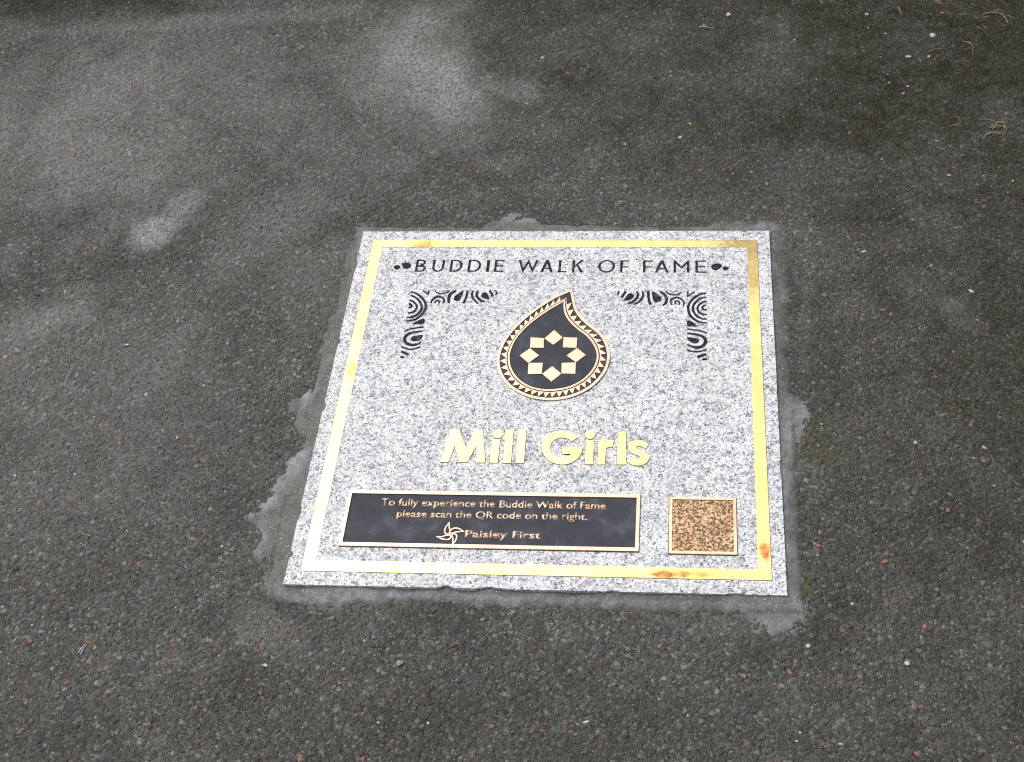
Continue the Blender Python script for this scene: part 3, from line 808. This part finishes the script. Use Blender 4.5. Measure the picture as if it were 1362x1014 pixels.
# ------------------------------------------------------------------ loose things lying on the asphalt
M_WHITE = mat_plain('white_stone', (.32, .315, .31), (.60, .59, .575), .6)
M_GREY = mat_plain('light_grey_stone', (.28, .27, .28), (.50, .49, .51), .6)
M_ORANGE = mat_plain('peach_stone', (.50, .30, .19), (.78, .52, .37), .5)
M_BLUE = mat_plain('bluish_stone', (.18, .22, .27), (.38, .43, .50), .55)
M_TAN = mat_plain('tan_stone', (.36, .30, .22), (.58, .51, .42), .7)
M_BLACK = mat_plain('black_stone', (.010, .012, .012), (.03, .035, .035), .35)
M_YELLOW = mat_plain('yellow_petal', (.55, .42, .03), (.75, .62, .06), .6)
M_STRAW = mat_plain('dry_straw', (.19, .14, .065), (.46, .36, .20), .7, 400)
M_LEAF = mat_plain('russet_leaf', (.16, .035, .008), (.32, .085, .02), .6)
M_HUSK = mat_plain('dark_leaf', (.018, .014, .010), (.05, .038, .026), .8)
s_ = NT('clear_glass_chip')
M_GLASS = s_.set(Base_Color=(.20, .215, .19), Roughness=0.12, Specular_IOR_Level=1.0, Transmission_Weight=0.25)

def gz(x, y):
    k = min(1, max(0, (max(abs(x), abs(y)) - .30) / .12))
    return GZ + float(undulation(np.array([x]), np.array([y]))[0]) * (.35 + .65 * k)

def pebble(name, u, v, a, b, c, mat, label, cat, rot=0.0, jag=.18, group=None):
    """a stone with semi axes a, b, c in metres, its foot pressed into the asphalt's relief"""
    bm = bmesh.new()
    bmesh.ops.create_icosphere(bm, subdivisions=2, radius=1.0)
    dirs = [Vector((rng.gauss(0, 1), rng.gauss(0, 1), rng.gauss(0, 1))).normalized() for _ in range(9)]
    cut = [rng.uniform(1 - jag * 2.2, 1.0) for _ in dirs]
    for q in bm.verts:                                       # broken flat faces
        for d, k in zip(dirs, cut):
            o = q.co.dot(d) - k
            if o > 0: q.co -= d * o
        q.co *= 1 + rng.uniform(-.03, .03)
        q.co = Vector((q.co.x * a, q.co.y * b, q.co.z * c))
    me = bpy.data.meshes.new(name)
    bm.to_mesh(me); bm.free()
    o = link(name, me, mat)
    x, y = at(u, v, GZ)
    o.location = (x, y, gz(x, y) + c * .45)
    o.rotation_euler = (rng.uniform(-.15, .15), rng.uniform(-.15, .15), rot)
    return tag(o, label, cat, group)

PEB = [
 ('pebble', 969, 19.5, .0042, .0038, .0032, M_ORANGE, 'smooth peach coloured pebble alone near the top edge, above the slab', 'pebble', 0, .03),
 ('stone_chip', 1240, 48, .0055, .0052, .0030, M_GREY, 'pale lilac grey squarish stone chip, largest on the brown dirt at top right', 'stone', .3, .2),
 ('stone_chip', 1153, 18.5, .0034, .0026, .0018, M_WHITE, 'bright white stone chip beside the short straw stalk near the top edge', 'stone', .3, .2),
 ('stone_chip', 1208, 75.5, .0058, .0026, .0018, M_BLUE, 'flat elongated bluish stone chip on the dirty asphalt at top right', 'stone', -.1, .2),
 ('stone_chip', 1235.5, 76, .0030, .0026, .0018, M_GREY, 'small grey stone chip just right of the elongated bluish chip', 'stone', .8, .25),
 ('stone_chip', 1201.5, 124, .0040, .0018, .0014, M_BLUE, 'thin pale blue stone sliver below the yellow petal', 'stone', .25, .2),
 ('pebble', 905, 184, .0032, .0027, .0020, M_WHITE, 'white pebble on dark asphalt above the right half of the slab', 'pebble', .5, .1),
 ('pebble', 721.5, 76.5, .0028, .0026, .0018, M_WHITE, 'white pebble on asphalt just right of the large pale patch', 'pebble', .5, .1),
 ('stone_chip', 7, 475.5, .0034, .0026, .0020, M_WHITE, 'white stone chip at the left edge of the picture, level with the emblem', 'stone', .5, .2),
 ('stone_chip', 168.5, 458, .0036, .0017, .0014, M_WHITE, 'pale oblong stone chip on asphalt left of the slab, level with the star emblem', 'stone', .4, .15),
 ('stone_chip', 21.5, 756.5, .0036, .0034, .0030, M_BLACK, 'shiny black stone at the left edge, level with the long plaque', 'stone', .2, .2),
 ('stone_chip', 49.5, 393, .0040, .0024, .0022, M_BLACK, 'small black stone on asphalt far left, level with the engraved corner ornaments', 'stone', .2, .2),
 ('glass_chip', 532, 881.5, .0054, .0040, .0034, M_GLASS, 'glinting round chip of glass, larger of two, below the slab', 'glass chip', .6, .22),
 ('glass_chip', 643, 824.5, .0040, .0028, .0026, M_GLASS, 'smaller glinting chip of glass close to the mortar under the slab', 'glass chip', .1, .25),
 ('pebble', 353, 885, .0034, .0020, .0016, M_WHITE, 'small white oval pebble below the lower left corner of the slab', 'pebble', -.3, .08),
 ('stone_chip', 779.5, 960, .0042, .0016, .0013, M_WHITE, 'thin whitish stone sliver near the bottom edge below the slab', 'stone', .25, .2),
 ('pebble', 1075, 859.5, .0030, .0028, .0020, M_WHITE, 'white pebble just below the lower right corner of the mortar', 'pebble', .3, .1),
 ('stone_chip', 1206.5, 882.5, .0038, .0026, .0020, M_WHITE, 'bright white stone chip on asphalt right of and below the slab', 'stone', -.4, .2),
 ('stone_chip', 1238.5, 354, .0036, .0034, .0022, M_BLUE, 'pale blue triangular stone chip on asphalt right of the slab heading', 'stone', .3, .3),
 ('stone_chip', 1291, 388.5, .0044, .0028, .0020, M_TAN, 'tan broken stone chip next to a pale smudge, right of the slab', 'stone', -.5, .25),
 ('stone_chip', 1217.5, 590, .0034, .0032, .0022, M_BLUE, 'bluish white stone chip right of the slab, level with the brass name', 'stone', .5, .2),
 ('stone_chip', 1309, 596.5, .0042, .0017, .0014, M_GREY, 'slim light grey stone sliver near the right edge, level with the brass name', 'stone', -.5, .2),
 ('stone_chip', 1262, 234.5, .0034, .0022, .0018, M_BLUE, 'small pale blue stone chip on asphalt below the straw tangle at right', 'stone', -.4, .2),
 ('stone_chip', 1149, 334.5, .0040, .0018, .0014, M_GREY, 'flat light grey stone chip right of the upper right corner of the slab', 'stone', .2, .2),
 ('stone_chip', 1193, 193, .0040, .0030, .0018, M_HUSK, 'dark brown crumb of dead leaf on a dirty spot, upper right', 'leaf crumb', .2, .3),
 ('stone_chip', 364.5, 45, .0052, .0022, .0020, M_BLACK, 'slim black fragment lying on bare asphalt near the top, left of the large pale patch', 'fragment', .2, .25),
 ('stone_chip', 1253, 17.5, .0042, .0040, .0020, M_LEAF, 'curled russet scrap of leaf among straw in the top right corner', 'leaf scrap', .2, .2),
 ('petal', 1207.5, 114.5, .0022, .0020, .0010, M_YELLOW, 'tiny yellow petal lying above the thin pale blue sliver', 'petal', .2, .1),
 ('petal', 918, 166, .0032, .0010, .0008, M_YELLOW, 'tiny yellow splinter of petal by the white pebble above the slab', 'petal', -.7, .1),
 ('stone_chip', 305, 844.8, .0, .0, .0, None, '', '', 0, 0),
]
for r in PEB:
    if r[6] is None: continue
    o = pebble(*r)
    if r[6] is M_HUSK or r[6] is M_LEAF: o.name = 'leaf_scrap'
    if r[6] is M_BLACK and 'fragment' in r[8]: o.name = 'bark_fragment'

def blades(name, paths, r, mat, label, cat, group=None):
    """stalks: each a thin tapering tube lying on the asphalt along photo-plane paths"""
    bm = bmesh.new()
    allp = [at(u, v, GZ) for p in paths for (u, v) in p]
    cx_, cy_ = sum(p[0] for p in allp) / len(allp), sum(p[1] for p in allp) / len(allp)
    bz = gz(cx_, cy_)
    for p in paths:
        pts = catmull([at(u, v, GZ) for u, v in p], 4) if len(p) > 2 else [at(*p[0], GZ), at(*p[1], GZ)]
        lift = rng.uniform(.0012, .003)
        ring_prev = None
        n = len(pts)
        for i, (x, y) in enumerate(pts):
            t = i / (n - 1)
            z = .0016 + lift * math.sin(math.pi * t) 
            rr = r * .75 * (1 - .55 * t)
            d = Vector((pts[min(i + 1, n - 1)][0] - pts[max(i - 1, 0)][0], pts[min(i + 1, n - 1)][1] - pts[max(i - 1, 0)][1], 0)).normalized()
            s2 = Vector((-d.y, d.x, 0))
            ring = [bm.verts.new(Vector((x - cx_, y - cy_, z)) + s2 * rr * math.cos(a) + Vector((0, 0, 1)) * rr * .6 * math.sin(a)) for a in (0, 1.05, 2.1, 3.14, 4.19, 5.24)]
            if ring_prev:
                for k in range(6): bm.faces.new((ring_prev[k], ring_prev[(k + 1) % 6], ring[(k + 1) % 6], ring[k]))
            else: bm.faces.new(ring[::-1])
            ring_prev = ring
        bm.faces.new(ring_prev)
    bmesh.ops.recalc_face_normals(bm, faces=bm.faces)
    me = bpy.data.meshes.new(name); bm.to_mesh(me); bm.free()
    o = link(name, me, mat); o.location = (cx_, cy_, bz)
    return tag(o, label, cat, group)

def zq(p): return [(1150 + x / 5.07, x2 / 5.07) for x, x2 in p]
blades('straw_tangle', [zq([(800, 940), (830, 905), (900, 908), (940, 880), (935, 840), (890, 830), (850, 855)]), zq([(770, 810), (830, 815), (900, 835), (960, 825)]), zq([(840, 870), (900, 855), (950, 870), (940, 905), (880, 912)]), zq([(850, 850), (880, 870), (925, 860)]),
                        zq([(860, 880), (890, 845), (915, 830), (970, 838)]), zq([(820, 915), (870, 900), (930, 905)])], .00065, M_STRAW, 'loose curled tangle of dry straw coloured grass at the right edge', 'straw')
blades('straw_wisp', [zq([(575, 855), (620, 852), (642, 838), (625, 790)]), zq([(600, 850), (640, 856)])], .0006, M_STRAW, 'small forked wisp of dry grass left of the curled straw tangle', 'straw')
blades('straw_wisp', [zq([(660, 285), (700, 298), (728, 335), (726, 380)]), zq([(685, 290), (735, 300)])], .0006, M_STRAW, 'thin curved wisp of dry grass between the top right litter and the straw tangle', 'straw')
blades('straw_stalk', [zq([(232, 62), (240, 80), (252, 98)]), zq([(228, 50), (238, 72)])], .0011, M_STRAW, 'short pale stalk of straw by the white chip near the top edge', 'straw')
blades('straw_stalk', [zq([(470, 2), (500, 16), (528, 30)]), zq([(475, 12), (520, 32)])], .0009, M_STRAW, 'pale straw stalk cut by the top edge above the russet leaf scrap', 'straw')
LITTER = [([(800, 95), (860, 92), (920, 105), (945, 125), (962, 160)], 'longest curved piece of straw in the top right corner'), ([(930, 105), (950, 135), (968, 162)], 'straw piece lying along the outer bend of the longest straw, top right corner'),
          ([(805, 120), (850, 112)], 'short straw just under the left end of the longest curved straw, top right corner'), ([(960, 105), (1000, 125)], 'straw right of the bend of the longest curved straw, top right corner'),
          ([(640, 105), (690, 95)], 'straw between the russet leaf scrap and the longest curved straw'), ([(740, 125), (775, 127)], 'short level straw left of the longest curved straw'),
          ([(800, 180), (835, 196)], 'right one of two short straws under the longest curved straw'), ([(755, 185), (785, 200)], 'left one of two short straws under the longest curved straw'),
          ([(870, 80), (905, 72), (935, 86)], 'bowed straw just above the longest curved straw'), ([(720, 32), (752, 40)], 'short straw near the top edge, up and left of the longest curved straw'), ([(930, 180), (960, 172)], 'short straw below the bend of the longest curved straw')]
for p, lab in LITTER:
    blades('straw_stalk', [zq(p)], .0008, M_STRAW, lab, 'straw', 'straw litter in the top right corner')
blades('straw_stalk', [zq([(555, 82), (592, 98)])], .0007, M_STRAW, 'single straw stalk just right of the russet leaf scrap', 'straw')
blades('straw_stalk', [zq([(430, 352), (480, 345), (530, 335)]), zq([(470, 398), (476, 415)])], .0006, M_STRAW, 'faint thin straw stalk below the lilac grey stone chip', 'straw')
blades('splinter', [[(104, 868), (110, 862), (115, 857)], [(107, 870), (112, 860)]], .0010, M_WHITE, 'white splinter lying slantwise on asphalt at lower left', 'splinter')
blades('splinter', [[(19, 853), (21.5, 849)]], .0009, M_WHITE, 'tiny white splinter near the left edge at lower left', 'splinter')
blades('splinter', [[(930, 35), (942, 38), (950, 37)], [(935, 32), (938, 36)]], .0007, M_WHITE, 'whitish bent splinter left of the peach pebble near the top edge', 'splinter')
